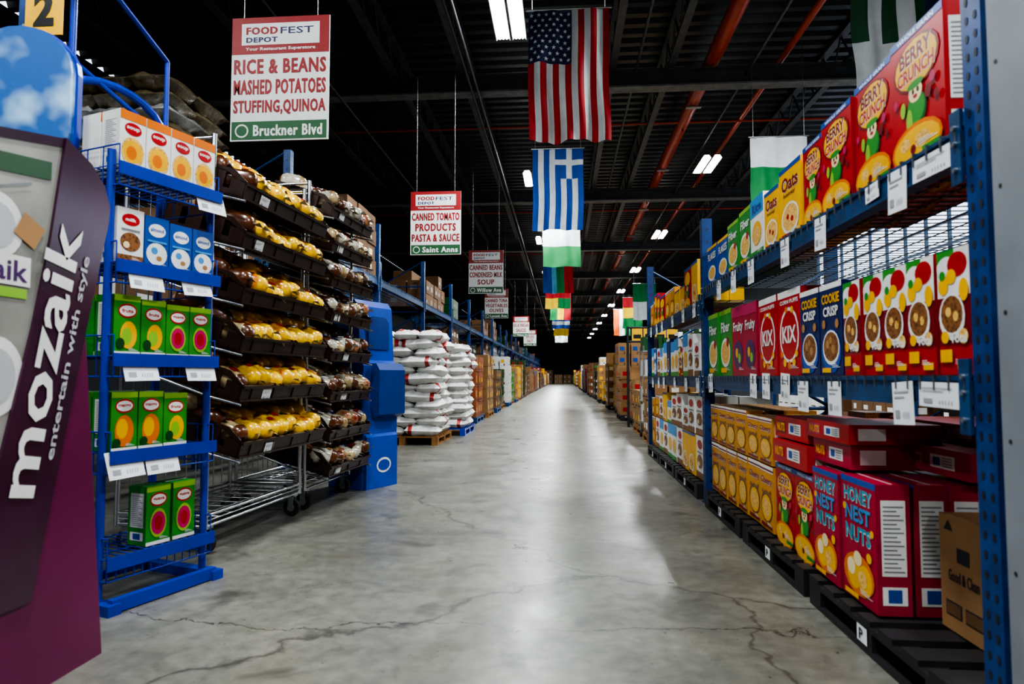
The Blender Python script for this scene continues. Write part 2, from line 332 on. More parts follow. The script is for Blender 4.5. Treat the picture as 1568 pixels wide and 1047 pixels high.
def pallet(mb,x0,y0,x1,y1,m,h=.13,z=0):
    n=7; 
    for k in range(3):
        xx=x0+(x1-x0-.09)*k/2
        for j in range(3):
            yy=y0+(y1-y0-.12)*j/2; mb.box(xx,yy,z+.02,xx+.09,yy+.12,z+h-.04,m)
        mb.box(xx,y0,z+h-.04,xx+.09,y1,z+h-.02,m); mb.box(xx,y0,z,xx+.09,y1,z+.02,m)
    for k in range(n):
        yy=y0+(y1-y0-.1)*k/(n-1); mb.box(x0,yy,z+h-.02,x1,yy+.1,z+h,m)
# ---------------------------------------------------------------- pallet racks
def upright(mb,M,x,depth,H,m=rackblue,w=.085,holes=True):
    for y0 in (0,depth-.08):
        mb.box(x,y0,0,x+w,y0+.006,H,m,M); mb.box(x,y0+.006,0,x+.006,y0+.08,H,m,M); mb.box(x+w-.006,y0+.006,0,x+w,y0+.08,H,m,M)
        mb.box(x-.02,y0-.01,0,x+w+.02,y0+.1,.008,m,M)
    if holes:
        F=M@T((x,0,0))@FM; k=.06
        while k<H-.03:
            for u in (.024,w-.024): mb.ell(u,k,.007,.013,blackpl,F,.0012,8)
            k+=.052
        for SS in (M@T((x+w,0,0))@SR,M@T((x,.08,0))@SL):
            k=.08
            while k<H-.03: mb.ell(.04,k,.008,.012,blackpl,SS,.0012,8); k+=.1
    z=.2; f=1
    while z<H-.5:
        mb.tube((x+w/2,.05,z),(x+w/2,depth-.05,z),.014,m,M,6)
        mb.tube((x+w/2,.05,z if f else z+.55),(x+w/2,depth-.05,z+.55 if f else z),.014,m,M,6); z+=.55; f=1-f
def beam(mb,M,x0,x1,y,zt,h,m,step=True):
    mb.box(x0,y,zt-h,x1,y+.05,zt,m,M)
    mb.box(x0,y-.006,zt-h,x1,y,zt-h+.012,m,M); mb.box(x0,y-.006,zt-.012,x1,y,zt,m,M)
    for xx in (x0,x1-.05):
        mb.box(xx,y-.012,zt-h-.07,xx+.05,y-.002,zt+.05,m,M)
        for q in (-.05,0,.03): mb.tube((xx+.025,y-.02,zt-h/2+q*1.5),(xx+.025,y-.008,zt-h/2+q*1.5),.008,steel,M,6)
def wiredeck(mb,M,x0,x1,d,z,m=deckw,pitch=.075):
    x=x0+.02
    while x<x1:
        mb.box(x,-.012,z,x+.005,d,z+.005,m,M); mb.box(x,-.014,z-.04,x+.005,-.009,z+.005,m,M); x+=pitch
    y=.0
    while y<d: mb.box(x0,y,z-.004,x1,y+.005,z+.001,m,M); y+=.12
def bay(name,M,W,depth,H,levels,m=rackblue,bm=beamdark,bh=.09,ends=(1,1),pitch=.075,holes=True):
    mb=MB(name)
    if ends[0]: upright(mb,M,-.085,depth,H,m,holes=holes)
    if ends[1]: upright(mb,M,W,depth,H,m,holes=holes)
    for z in levels:
        beam(mb,M,0,W,.0,z,bh,bm); beam(mb,M,0,W,depth-.05,z,bh,bm)
        wiredeck(mb,M,0,W,depth,z,pitch=pitch)
    return mb
XRK=1.12
def RM(yf): return cols((XRK,yf,0),(0,-1,0),X,Z)
W1=3.42; M1=RM(5.30)          # bay 1: Y 1.88 .. 5.30
Z1=1.70
b=bay('pallet_rack',M1,W1,1.05,2.27,(Z1,1.0)); 
F=M1@FM
for x in (3.0,2.35,1.9,1.3,.9,.5): tag(b,F,x,Z1-.15,.12,.14)
tag(b,F,2.84,Z1-.07,.1,.06); tag(b,F,3.16,Z1-.09,.22,.07)
for x in (3.0,2.1,1.86,1.55,1.3,.2,2.45,): tag(b,F,x,.84 if x>2 else .88,.13,.14)
tag(b,F,3.16,.91,.22,.075)
b.done()
M2=RM(5.30+.085+3.3)
b=bay('pallet_rack',M2,3.3,1.05,2.45,(1.62,1.0),ends=(1,0)); F=M2@FM
for x in (.3,.8,1.2,1.9,2.5,3.0): tag(b,F,x,1.5,.12,.12); tag(b,F,x+.1,.87,.12,.12)
b.done()
g=MB('rack_end_upright'); gm2=mat('grey_upright_paint','#7b8086',.5,var=.12)
upright(g,cols((XRK-.02,1.74,0),(0,-1,0),X,Z),0,.9,2.6,gm2,w=.14,holes=False)
Fg=cols((XRK-.02,1.74,0),(0,-1,0),X,Z)@FM
for k in range(8): g.ell(.03,.2+k*.32,.006,.006,blackpl,Fg,.0012,8)
g.done()
mb=MB('cereal_boxes')
def row(mb,M,x,z,seq,y=.03,depthn=1,detail=True,jit=.012):
    for sty,w,h,d in seq:
        for k in range(depthn):
            pbox(mb,M,x,y+U(0,jit)+k*(d+.01),z+.006,w,d,h,sty,detail and k==0,detail and (k==0 or sty=='nest'))
        x+=w+.01
    return x
row(mb,M1,.05,Z1,[('blue',.3,.3,.09),('blue',.3,.3,.09),('green',.27,.34,.1),('green',.27,.36,.1),('whiteb',.27,.36,.1),('oats',.24,.33,.1),('oats',.3,.38,.1)],depthn=3)
row(mb,M1,2.09,Z1,[('berry',.25,.39,.11),('berry',.3,.41,.11),('berry',.3,.43,.11),('berry',.31,.44,.11)],depthn=4)
mb.done()
mb=MB('cereal_boxes')
x=row(mb,M1,.03,1.0,[('green',.34,.47,.1),('green',.34,.47,.1),('pinkb',.29,.46,.1),('pinkb',.29,.45,.1)],depthn=3)
x=row(mb,M1,x+.02,1.0,[('kix',.33,.44,.1),('kix',.33,.44,.1),('choco',.225,.40,.09),('choco',.225,.40,.09)],depthn=3)
x=row(mb,M1,x+.02,1.0,[('total',.158,.375,.09)]*5,depthn=5)
mb.done()
mb=MB('stacked_cereal_boxes')
row(mb,M1,.05,.13,[('crisp',.245,.36,.1)]*6,depthn=4)
row(mb,M1,.05,.5,[('crisp',.245,.28,.1)]*4+[('crisp',.245,.26,.1)]*2,depthn=4)
row(mb,M1,1.6,.13,[('berry',.285,.40,.11)]*2,depthn=5)
row(mb,M1,2.2,.13,[('nest',.285,.46,.11),('nest',.3,.47,.12)],depthn=6,y=0.01)
def flat(x,y,z,w,d,h,c,c2):
    mb.box(x,y,z,x+w,y+d,z+h,P(c),M1); Fq=M1@T((x,y,z))@FM
    mb.rect(w*.06,h*.2,w*.35,h*.8,P(c2),Fq); mb.text('NUTS',w*.08,h*.3,w*.25,h*.4,P('yel'),Fq,.002,.03); mb.rect(w*.45,h*.25,w*.8,h*.75,P('white'),Fq); mb.rect(w*.5,h*.35,w*.6,h*.65,P('blue'),Fq,.002)
    for k in range(4): mb.rect(w*.63,h*(.33+k*.1),w*.77,h*(.37+k*.1),P('gray'),Fq,.002)
    S=M1@T((x+w,y,z))@SR
    mb.rect(d*.1,h*.2,d*.4,h*.8,P('white'),S); mb.rect(d*.5,h*.3,d*.9,h*.7,P(c2),S)
flat(1.62,.02,.55,.5,.36,.12,'red','mag'); flat(1.6,.04,.68,.48,.36,.11,'red','dred')
flat(2.12,.05,.62,.4,.34,.1,'mag','red'); flat(2.1,.03,.725,.45,.36,.08,'red','pink')
flat(2.42,.3,.63,.46,.32,.1,'mag','pink')
flat(2.0,.45,.74,.8,.4,.07,'mag','white')
mb.done()
mb=MB('stocked_cartons')
cc=['dred','mag','brown','dred','mag','brown','dred','black','dred','mag','brown','dred']
for k,c in enumerate(cc):
    xx=.05+.28*k; h=U(.5,.68); mb.box(xx,.84,.131,xx+.26,1.03,.13+h,P(c),M1)
    Fq=M1@T((xx,.84,.131))@FM; mb.rect(.03,.05,.2,h*.4,P('gray'),Fq); mb.rect(.03,h*.6,.2,h*.8,P('org'),Fq)
mb.done()
mb=MB('cardboard_carton')
Mc=cols((1.33,2.46,.131),(0,-1,0),X,Z)
mb.box(0,0,0,.27,.34,.39,kraft,Mc); Fc=Mc@FM
mb.text('Good & Clean',.05,.17,.17,.04,ink,Fc); mb.rect(.03,.05,.12,.1,ink,Fc); mb.rect(.035,.055,.115,.095,kraft2,Fc,.002)
mb.rect(.14,.05,.24,.1,ink,Fc); mb.rect(.145,.055,.235,.095,kraft2,Fc,.002)
mb.add([(.03,.34,.002),(.08,.34,.002),(.055,.375,.002)],[(0,1,2)],ink,Fc); mb.rect(.1,.24,.17,.29,ink,Fc)
mb.box(0,.165,.39,.27,.175,.393,kraft2,Mc); mb.done()
def blackpallet(y0,y1,x0=XRK-.03):
    mb=MB('plastic_pallet'); pallet(mb,x0,y0,x0+1.08,y1,blackpl,.125)
    F=cols((x0,(y0+y1)/2,0),(0,-1,0),Z,(-1,0,0)); mb.rect(-.05,.03,.03,.09,paper,F,.003); mb.text('P',-.03,.04,.03,.04,ink,F,.005); mb.done()
blackpallet(2.0,3.05); blackpallet(3.12,4.14); blackpallet(4.2,5.2)
mb=MB('grocery_boxes')
row(mb,M2,.05,1.62,[(random.choice(['oats','crisp','oats','berry','oats']),U(.24,.32),U(.24,.44),.12) for k in range(10)],depthn=3,detail=False)
row(mb,M2,.05,1.0,[(random.choice(['whiteb','milkwhite','kix','total','choco','milkblue']),.24,U(.25,.42),.12) for k in range(12)],depthn=3,detail=False)
row(mb,M2,.05,.13,[(random.choice(['whiteb','oats','milkwhite','crisp','crisp']),.3,.36,.14) for k in range(10)],depthn=3,detail=False)
row(mb,M2,.05,.5,[(random.choice(['whiteb','crisp','oats','milkwhite']),.3,U(.22,.33),.14) for k in range(10)],depthn=3,detail=False)
mb.done()
blackpallet(5.5,6.55); blackpallet(6.62,7.6); blackpallet(7.66,8.6)
# ---------------------------------------------------------------- generic carton stacks
def cartons(mb,x0,y0,z0,nx,ny,nz,sx,sy,sz,m,lab=None,drop=.15):
    for i in range(nx):
        for j in range(ny):
            top=nz-(1 if R()<.35 else 0)-(1 if R()<.12 else 0)
            for k in range(max(1,top)):
                a=x0+i*sx;b_=y0+j*sy;c=z0+k*sz; q=U(0,.02); e_=U(0,.03)
                mb.box(a+q,b_+q,c,a+sx-.008-e_,b_+sy-.008,c+sz-.004,m)
                if j==0 or R()<.1:
                    F=facing_cam(a,b_+q,c); mb.rect(sx*.15,sz*.3,sx*.5,sz*.65,lab or P('white'),F,.002); mb.rect(sx*.44,sz*.0,sx*.56,sz*.22,kraft2,F,.002)
                if i in (0,nx-1):
                    Fx=cols((a+sx-.008-e_,b_,c),Y,Z,X); Fn=cols((a+q,b_+sy,c),(0,-1,0),Z,(-1,0,0))
                    F=Fn if i==0 else Fx; u0=U(.1,.3)
                    mb.rect(sy*u0,sz*.3,sy*(u0+U(.2,.5)),sz*U(.5,.75),lab or P('white'),F,.002)
                    mb.rect(sy*.1,sz*.1,sy*U(.4,.9),sz*.18,ink,F,.002)
def stack(x0,y0,w,l,H,m,lab=None,pm=wood,name='carton_pallet'):
    mb=MB(name); pallet(mb,x0,y0,x0+w,y0+l,pm)
    nz=max(2,round(H/.3)); cartons(mb,x0,y0,.131,3,3,nz,w/3,l/3,H/nz,m,lab); mb.done()
stack(1.25,9.4,.9,1.1,.8,kraft,P('white')); stack(1.3,11.2,1.0,1.2,.95,kraft,P('yel'))
cm=['kraft','white','kraft','yel','kraft2','dred','kraft2','orange','dgreen','gray','black','kraft','kraft2','gray']
def pick():
    c=random.choice(cm)
    return {'kraft':kraft,'kraft2':kraft2,'orange':orange}.get(c) or P(c)
y=13.5
while y<92:
    stack(1.3+U(0,.25),y,1.0,1.2,U(1.0,1.75),pick(),P(random.choice(['white','yel','red','blue','green'])),blackpl); y+=U(1.4,2.1)
def LMx(y0,xf): return cols((xf,y0,0),Y,(-1,0,0),Z)
for k in range(3):
    Mf=cols((2.6,13.2+3.5*(k+1),0),(0,-1,0),X,Z)
    b=bay('pallet_rack',Mf,3.4,1.0,2.3,(1.5,),ends=(1,0),pitch=.3,holes=False); b.done()
    mb=MB('stacked_cartons'); cartons(mb,2.65,13.25+3.5*k,1.51,2,8,2,.45,.4,.3,pick(),P('white')); mb.done()
mb=MB('promotional_display'); 
for xx in (1.3,2.35):
    mb.tube((xx,13.2,0),(xx,13.2,2.0),.025,blackpl)
for k in range(4):
    F=facing_cam(1.38+k*.23,13.19,1.72); mb.box(0,0,0,.21,.24,.02,P('yel'),F); mb.rect(.03,.04,.18,.12,P('black'),F,.022)
mb.tube((1.3,13.2,1.98),(2.35,13.2,1.98),.02,blackpl); mb.tube((1.3,13.2,1.7),(2.35,13.2,1.7),.02,blackpl); mb.done()
mb=MB('stock_cart')
mb.box(1.28,10.62,.25,1.95,11.12,.28,steel)
for xx in (1.3,1.93):
    for yy in (10.64,11.1): mb.tube((xx,yy,.1),(xx,yy,1.5),.014,chrome); mb.tube((xx-.02,yy,.06),(xx+.02,yy,.06),.055,rubber,seg=12)
for z in (.6,1.0,1.4): mb.box(1.28,10.62,z,1.95,11.12,z+.02,steel)
for k in range(8): 
    for z in (.28,.62,1.02,1.42): mb.box(1.3+k*.08,10.66,z,1.365+k*.08,11.05,z+U(.15,.3),P(random.choice(['gray','black','white','lgrey','dgreen'])))
mb.done()
for xx,m_,h_ in ((-2.6,kraft2,3),(-1.2,kraft,2),(.1,kraft2,3),(1.5,P('gray'),2)):
    mb=MB('stacked_cartons'); cartons(mb,xx,93+U(0,1),0,2,1,h_,.6,.8,.65,m_,P('gray')); mb.done()
# ---------------------------------------------------------------- left rack line
XLK=-2.98
for k in range(24):
    y0=3.45+3.5*k; Ml=LMx(y0,XLK)
    lv=(1.45,2.6) 
    b=bay('pallet_rack',Ml,3.4,1.05,3.5 if k<12 else 3.2,lv,ends=(1,0),pitch=.15 if k<6 else .5,holes=(k<3),bh=.12)
    b.done()
    xa=XLK-1.0
    if k==0:
        mb=MB('wrapped_sack_stack')
        for l in range(6):
            for q in range(2):
                for w in range(3):
                    mb.pillow(.36,.5,.14,wrap if l>3 or R()<.4 else wrap2,T((xa+.14+w*.32+U(-.03,.03),4.95+q*.45+U(-.02,.02),2.69+l*.125))@Matrix.Rotation(U(-.1,.1),4,'Z'),n=6,jit=.02)
        mb.box(xa,4.7,2.605,XLK-.02,5.7,2.625,wood); mb.done()
    elif k==1:
        mb=MB('stacked_cartons'); cartons(mb,xa,y0+1.9,2.61,2,3,5,.5,.46,.24,kraft2,P('cream')); mb.done()
    elif k%3!=2:
        mb=MB('stacked_cartons'); ny=random.choice([3,4,5]); cartons(mb,xa-.02,y0+U(.1,1),2.61,2,ny,random.choice([1,2,2,3]),.46,.46,.3,random.choice([kraft2,P('gray'),kraft2,P('dgreen')]),P('gray')); mb.done()
    if k!=2:
        mb=MB('stacked_cartons'); cartons(mb,xa-.02,y0+.1,1.46,2,random.choice([4,6,7]),random.choice([2,3]),.46,.46,.3,random.choice([kraft2,kraft2,P('black'),P('gray')]),P('white')); mb.done()
    if k>=3: 
        mb=MB('stacked_cartons'); cartons(mb,xa-.02,y0+.1,.0,2,7,4,.46,.46,.3,orange if k<5 else pick(),P('cream')); mb.done()
mb=MB('aisle_number_sign'); F=facing_cam(-2.96,3.3,2.88); mb.box(0,0,-.004,.22,.3,.004,P('yel'),F); mb.text('2',.05,.05,.12,.2,P('black'),F,.006,.045)
mb.tube((-2.98,3.31,2.95),(-2.98,3.37,2.95),.01,steel); mb.done()
y=13.9
cl=[orange,kraft,kraft2,P('dgreen'),P('white'),P('green'),kraft,P('yel')]
k=0
while y<92:
    stack(-2.9+U(0,.1),y,1.0,1.2,U(.9,1.7),cl[k%8] if k<8 else pick(),P(random.choice(['white','yel','red'])),wood if k%2 else rackblue); y+=U(1.5,2.3); k+=1
def rice(y0,pm,nz,x0=-2.87):
    mb=MB('rice_sack_pallet'); pallet(mb,x0,y0,x0+1.05,y0+1.2,pm)
    red=mat('sack_red_print','#a8342f',.5,var=.3,scale=20)
    def mk():
        s_=random.choice([0,1,2,3])
        def cf(i,j,n):
            if s_==0: return red if i==7 else whitefilm
            if s_==1: return red if j==4 and i in(2,3,4) else whitefilm
            if s_==2: return red if i==1 else whitefilm
            return red if j==1 and i>5 else whitefilm
        return cf
    for l in range(nz):
        z=.135+.065+l*.128; q=.02+.003*l
        if l%2==0:
            for i in range(2):
                for j in range(3):
                    if l==nz-1 and j==2: continue
                    mb.pillow(.56+U(-.02,.02),.43,.175,whitefilm,T((x0+.26+i*.53+U(-q,q)*1.4,y0+.2+j*.4+U(-q,q),z+U(-.01,.01)))@Matrix.Rotation(U(-.12,.12),4,'Z')@Matrix.Rotation(U(-.07,.07),4,'Y'),n=9,cols_=mk(),jit=.014)
        else:
            for i in range(3):
                for j in range(2):
                    if l==nz-1 and R()<.3: continue
                    mb.pillow(.62,.38,.175,whitefilm,T((x0+.17+i*.355+U(-q,q),y0+.3+j*.6+U(-q,q),z+U(-.01,.01)))@Matrix.Rotation(math.pi/2+U(-.12,.12),4,'Z')@Matrix.Rotation(U(-.07,.07),4,'Y'),n=9,cols_=mk(),jit=.014)
    mb.done()
rice(9.45,wood,12); rice(11.0,dispblue,11,-2.70); 
# ---------------------------------------------------------------- bread racks
bag_y=mat('bread_bag_yellow','#d69a0a',.22,scale=26,coat=.5,alt='#f2c818')
bag_o=mat('bread_bag_orange','#b8501a',.22,scale=34,coat=.5,alt='#e8b01c')
bag_b=mat('bread_crust','#5a2f13',.3,var=.5,scale=22,coat=.5)
bag_w=mat('bread_bag_clear','#7d6240',.22,scale=20,coat=.6,alt='#b9a67e')
bag_g=mat('bread_bag_white','#8c8672',.22,scale=20,coat=.6,alt='#cac6b8')
bag_r=mat('bread_bag_red','#7c2418',.3,scale=26,coat=.5,alt='#b08a60')
def caster(mb,x,y,M,r=.06):
    mb.tube((x-.016,y,r),(x+.016,y,r),r,rubber,M,16); mb.tube((x-.02,y,r),(x+.02,y,r),r*.45,steel,M,10)
    mb.box(x-.024,y-.02,r,x-.019,y+.02,r*2+.02,steel,M); mb.box(x+.019,y-.02,r,x+.024,y+.02,r*2+.02,steel,M); mb.box(x-.03,y-.03,r*2+.02,x+.03,y+.03,r*2+.03,steel,M)
def breadrack(p0,p1,zs,kind,H=2.4):
    p0=Vector((*p0,0));p1=Vector((*p1,0)); W=(p1-p0).length; e=(p1-p0).normalized(); inn=Vector((-e.y,e.x,0))
    M=cols(p0,e,inn,Vector(Z)); D=.55
    root=bpy.data.objects.new('bread_rack',None); scene.collection.objects.link(root)
    fr=MB('frame')
    for x in (0,W):
        for y_ in (0,D): fr.tube((x,y_,.15),(x,y_,H),.015,chrome,M)
        for z in (.16,.22,H-.1,H-.02): fr.tube((x,0,z),(x,D,z),.009,chrome,M)
        for z in zs:
            fr.path([(x,-.2,z-.02),(x,0,z+.03),(x,D-.05,z+.2),(x,D,z+.19)],.008,chrome,M,6)
    for y_ in (0,D):
        for z in (.16,.22): fr.tube((0,y_,z),(W,y_,z),.01,chrome,M)
    for z in [H-.02]+[q+.19 for q in zs]: fr.tube((0,D,z),(W,D,z),.008,chrome,M)
    for k in range(9): fr.tube((W*k/8,0,.19),(W*k/8,D,.19),.005,chrome,M,5)
    for k in range(5): fr.tube((0,D*k/4,.19),(W,D*k/4,.19),.005,chrome,M,5)
    for k in range(12): fr.tube((W*k/11,D,.2),(W*k/11,D,H-.02),.004,chrome,M,5)
    for x in (.05,W-.05):
        for y_ in (.03,D-.03): caster(fr,x,y_,M,.06); fr.tube((x,y_,.14),(x,y_,.19),.012,steel,M)
    fr.done(root)
    tr=MB('trays'); lo=MB('bread_loaves')
    for z in zs:
        Q=M@T((.02,-.17,z))@Matrix.Rotation(math.radians(16),4,'X'); w=W-.04; d=.53
        fh=.09 if kind==0 else .075
        tr.box(0,0,0,w,d,.012,traym,Q)
        tr.box(0,-.006,0,w,.008,fh,traym,Q); tr.box(0,-.018,fh-.012,w,0,fh+.005,traym,Q); tr.box(0,d-.008,0,w,d,.16,traym,Q); tr.box(0,-.014,0,w,0,.012,traym,Q)
        k=.1
        while k<w-.05: tr.box(k,-.012,.0,k+.01,-.004,fh,traym,Q); k+=.25
        for sx in (0,w-.012):
            tr.box(sx,0,0,sx+.012,d,.04,traym,Q); tr.prism([(0,fh-.01),(.12,.13),(d,.15),(d,.17),(.1,.155),(0,fh+.01)],sx,sx+.012,traym,Q@SR)
            for q in range(4): yy=q*(d-.1)/3; tr.box(sx,yy,.04,sx+.012,yy+.1,.1 if q==0 else .14,traym,Q)
        if R()<.6: tag(tr,Q@FM,w*U(.05,.35),.0,.1,.07)
        n=int(w/.112)
        for i in range(n):
            for row_ in range(3):
                cx=.08+i*(w-.16)/(n-1)+U(-.012,.012); cy=.11+row_*.16+U(-.02,.02); cz=.1+ (.045*row_)+U(-.01,.03)
                if kind==0:
                    if cx<w*.15: rings=random.choice([[bag_b,bag_b,bag_w],[bag_b,bag_w,bag_b]])
                    else: rings=random.choice([[bag_y],[bag_y,bag_y,bag_y,bag_b],[bag_y,bag_o,bag_y],[bag_y,bag_y,bag_o]])
                else: rings=random.choice([[bag_w,bag_g,bag_b],[bag_g,bag_b,bag_w],[bag_w,bag_g,bag_b],[bag_r,bag_w,bag_b],[bag_b,bag_g,bag_w]])
                B=Q@T((cx,cy,cz))@Matrix.Rotation(U(-.35,.35),4,'Z')@Matrix.Rotation(math.pi/2+U(-.2,.2),4,'Z')@Matrix.Rotation(U(-.2,.3),4,'Y')
                lo.blob(.11,.06,.065,None,B,.72,10,8,.08,rings)
                # printed label on the wrapper and twisted bag tail
                c1=random.choice([P('red'),P('white'),P('dred'),bag_o]) if kind==0 else random.choice([P('white'),P('dblue'),P('dred'),P('tan')])
                u0=U(-.06,.0); lw=U(.03,.055)
                lo.add([(u0,-.03,.064),(u0+lw,-.03,.064),(u0+lw,0,.0705),(u0,0,.0705),(u0,.03,.064),(u0+lw,.03,.064)],[(0,1,2,3),(3,2,5,4)],c1,B)
                lo.add([(-.1,-.012,0),(-.1,.012,0),(-.145,.026,.012),(-.15,-.02,-.012)],[(0,1,2,3)],bag_g,B)
    tr.done(root); lo.done(root)
    return root
breadrack((-2.0,3.56),(-1.92,4.68),(2.02,1.74,1.42,1.14,.86,.54),0)
breadrack((-1.93,4.80),(-1.87,5.64),(2.22,1.96,1.69,1.42,1.12,.81,.52,.25),1,H=2.5)
# ---------------------------------------------------------------- blue plastic bin display
mb=MB('plastic_display_bin')
binb=mat('blue_bin_plastic','#0b48b0',.35,var=.12)
e=Vector((.42,.91,0)).normalized(); inn=Vector((-e.y,e.x,0)); Mb=cols((-1.80,5.70,0),e,inn,Vector(Z))
Mp=Mb@SR
mb.prism([(-.03,0),(.36,0),(.36,1.66),(.3,1.7),(.08,1.7),(.03,1.64),(.0,1.15),(-.04,1.1),(-.03,.72),(-.05,.66)],0,.46,binb,Mp)
bd=mat('blue_bin_plastic_dark','#083a86',.35)
mb.prism([(-.14,.66),(.0,.6),(.0,1.12),(-.1,1.12),(-.14,1.06)],.1,.46,bd,Mp)
mb.prism([(-.07,0),(-.03,0),(-.03,.5),(-.07,.46)],.02,.44,binb,Mp)
mb.ell(.25,.2,.1,.07,P('white'),Mb@T((0,-.072,0))@FM); mb.ell(.25,.2,.08,.05,binb,Mb@T((0,-.074,0))@FM)
mb.prism([(.10,1.25),(.38,1.25),(.38,1.5),(.33,1.55),(.15,1.55),(.10,1.5)],-.03,-.022,bd,Mb@FM@T((0,0,.03))); mb.done()
# ---------------------------------------------------------------- blue wire display rack
e=Vector((.316,.949,0)); inn=Vector((-.949,.316,0)); MD=cols((-1.93,2.67,0),e,inn,Vector(Z)); W=.54; D=.42
mb=MB('wire_shelf_display')
for x in (0,W):
    mb.tube((x,D,0.02),(x,D,2.3),.02,dispblue,MD); mb.box(x-.03,-.06,0,x+.03,D+.03,.045,dispblue,MD)
    mb.tube((x,.05,.03),(x,.05,2.0),.018,dispblue,MD)
mb.box(0,-.045,.005,W,-.01,.06,dispblue,MD); mb.box(0,D-.02,.02,W,D+.01,.06,dispblue,MD)
arc=[(W*.5+W*.5*math.cos(t),D,2.3+.16*math.sin(t)) for t in [math.pi*k/10 for k in range(11)]]
mb.path(arc,.02,dispblue,MD)
mb.path([(W+.02,D,1.9),(W+.02,D,2.72),(W*.3,D-.1,2.88),(-.25,D-.15,3.05)],.013,dispblue,MD)
mb.path([(.05,D,1.2),(.05,D,3.2)],.016,dispblue,MD); mb.path([(.05,D,2.5),(W,D-.02,2.28)],.012,dispblue,MD)
SH=[1.93,1.50,1.09,.67,.22]
FD=MD@FM
for z in SH:
    mb.box(-.01,-.02,z-.045,W+.01,-.012,z+.012,dispblue,MD)
    for q in range(14): xx=q*W/13; mb.tube((xx,-.01,z),(xx,D,z),.003,dispblue,MD,5); mb.tube((xx,-.005,z),(xx,-.005,z-.09),.003,dispblue,MD,5); 
    for yy in (0,.14,.28,D): mb.tube((0,yy,z-.004),(W,yy,z-.004),.004,dispblue,MD,5)
    mb.tube((0,-.005,z-.09),(W,-.005,z-.09),.004,dispblue,MD,5)
    for x in (0,W):
        mb.tube((x,0,z+.09),(x,D,z+.09),.004,dispblue,MD,5); mb.tube((x,0,z-.09),(x,D,z-.09),.004,dispblue,MD,5)
        for q in range(5): mb.tube((x,q*D/4,z-.09),(x,q*D/4,z+.09),.003,dispblue,MD,5)
for z,xs in ((1.93,(.4,)),(1.5,(.05,.33)),(1.09,(.04,.36)),(.67,(-.02,.16))):
    for xx in xs: tag(mb,FD@T((0,0,.02)),xx,z-.11,.17,.12,-.3)
mb.done()
mb=MB('beverage_cartons')
def drow(z,seq,y=.03,n=2):
    x=.02
    for s_,w,h in seq:
        for k in range(n): pbox(mb,MD,x,y+k*.13,z+.003,w,.12,h,s_,k==0)
        x+=w+.006
drow(1.93,[('soyorg',.125,.26)]*4); drow(1.5,[('milkwhite',.13,.25),('milkblue',.125,.24),('milkblue',.125,.23),('milkblue',.125,.23)])
drow(1.09,[('juiceg',.125,.27),('juiceg',.125,.26),('guava',.125,.25),('guava',.125,.25)])
drow(.67,[('mango',.125,.26),('mango',.125,.26),('juiceg',.125,.25)]); 
for xx in (.22,.36): pbox(mb,MD,xx,.05,.223,.125,.12,.27,'guava')
mb.done()
mb=MB('cloud_header_board')
def cloudmat():
    m=bpy.data.materials.new('cloud_print'); m.use_nodes=True; nt=m.node_tree; b=nt.nodes['Principled BSDF']
    tc=nt.nodes.new('ShaderNodeTexCoord'); n=nt.nodes.new('ShaderNodeTexNoise'); n.inputs['Scale'].default_value=5.5; n.inputs['Detail'].default_value=2
    r=nt.nodes.new('ShaderNodeValToRGB'); r.color_ramp.elements[0].position=.45; r.color_ramp.elements[0].color=(*lin('#1a5aa2'),1); r.color_ramp.elements[1].position=.68; r.color_ramp.elements[1].color=(*lin('#9cc2de'),1)
    nt.links.new(tc.outputs['Object'],n.inputs['Vector']); nt.links.new(n.outputs['Fac'],r.inputs['Fac']); nt.links.new(r.outputs['Color'],b.inputs['Base Color']); b.inputs['Roughness'].default_value=.45; return m
cm_=cloudmat()
pts=[(0,0),(.41,0),(.43,.1),(.43,.34)]+[(.215+.215*math.cos(t),.38+.2*math.sin(t)) for t in [math.pi*k/12 for k in range(13)]]+[(0,.34)]
CB=cols((-2.64,2.66,2.0),Vector((.98,.2,0)).normalized(),Vector(Z),Vector((.2,-.98,0)).normalized())
mb.prism(pts,-.02,.02,cm_,CB)
mb.prism([(x*1.05-.011,y*1.04-.01) for x,y in pts],-.06,-.02,dispblue,CB)
mb.box(-2.5,2.72,0,-2.46,2.76,2.1,dispblue); mb.done()
# ---------------------------------------------------------------- purple cardboard floor display
pur=mat('plum_print','#6a0c48',.35,var=.15,scale=2,coat=.3); dpur=mat('dark_plum_print','#2a0d23',.2,scale=2.2,coat=.6,alt='#4c2240')
mb=MB('cardboard_floor_display')
PM=SR
PF=T((-1.67,0,0))@PM
mb.prism([(1.45,0),(2.3,0),(2.17,1.12),(2.13,1.25),(1.45,1.25)],-.5,0,pur,PF)
strip=[(1.80,.30),(1.955,.30),(2.165,1.22),(2.245,1.56),(2.25,1.62),(2.22,1.69),(2.15,1.75),(2.03,1.80),(1.98,1.45),(1.92,1.15),(1.82,.75)]
mb.prism(strip,.0,.014,dpur,PF)
photo=mat('printed_photo_grey','#7c7b74',.4,scale=3.5,alt='#a5a39c')
mb.prism([(1.45,.75),(1.9,.75),(2.04,1.79),(1.45,1.66)],-.03,.004,photo,PF)
mb.prism([(1.45,1.64),(2.04,1.77),(2.04,1.80),(1.45,1.67)],-.03,.008,dpur,PF)
G=T((-1.67,0,0))@PM
mb.add([(1.5,1.575,.007),(1.98,1.64,.007),(1.98,1.70,.007),(1.5,1.63,.007)],[(0,1,2,3)],P('dgreen'),G); mb.rect(1.5,1.24,1.9,1.27,P('lime'),G,.007)
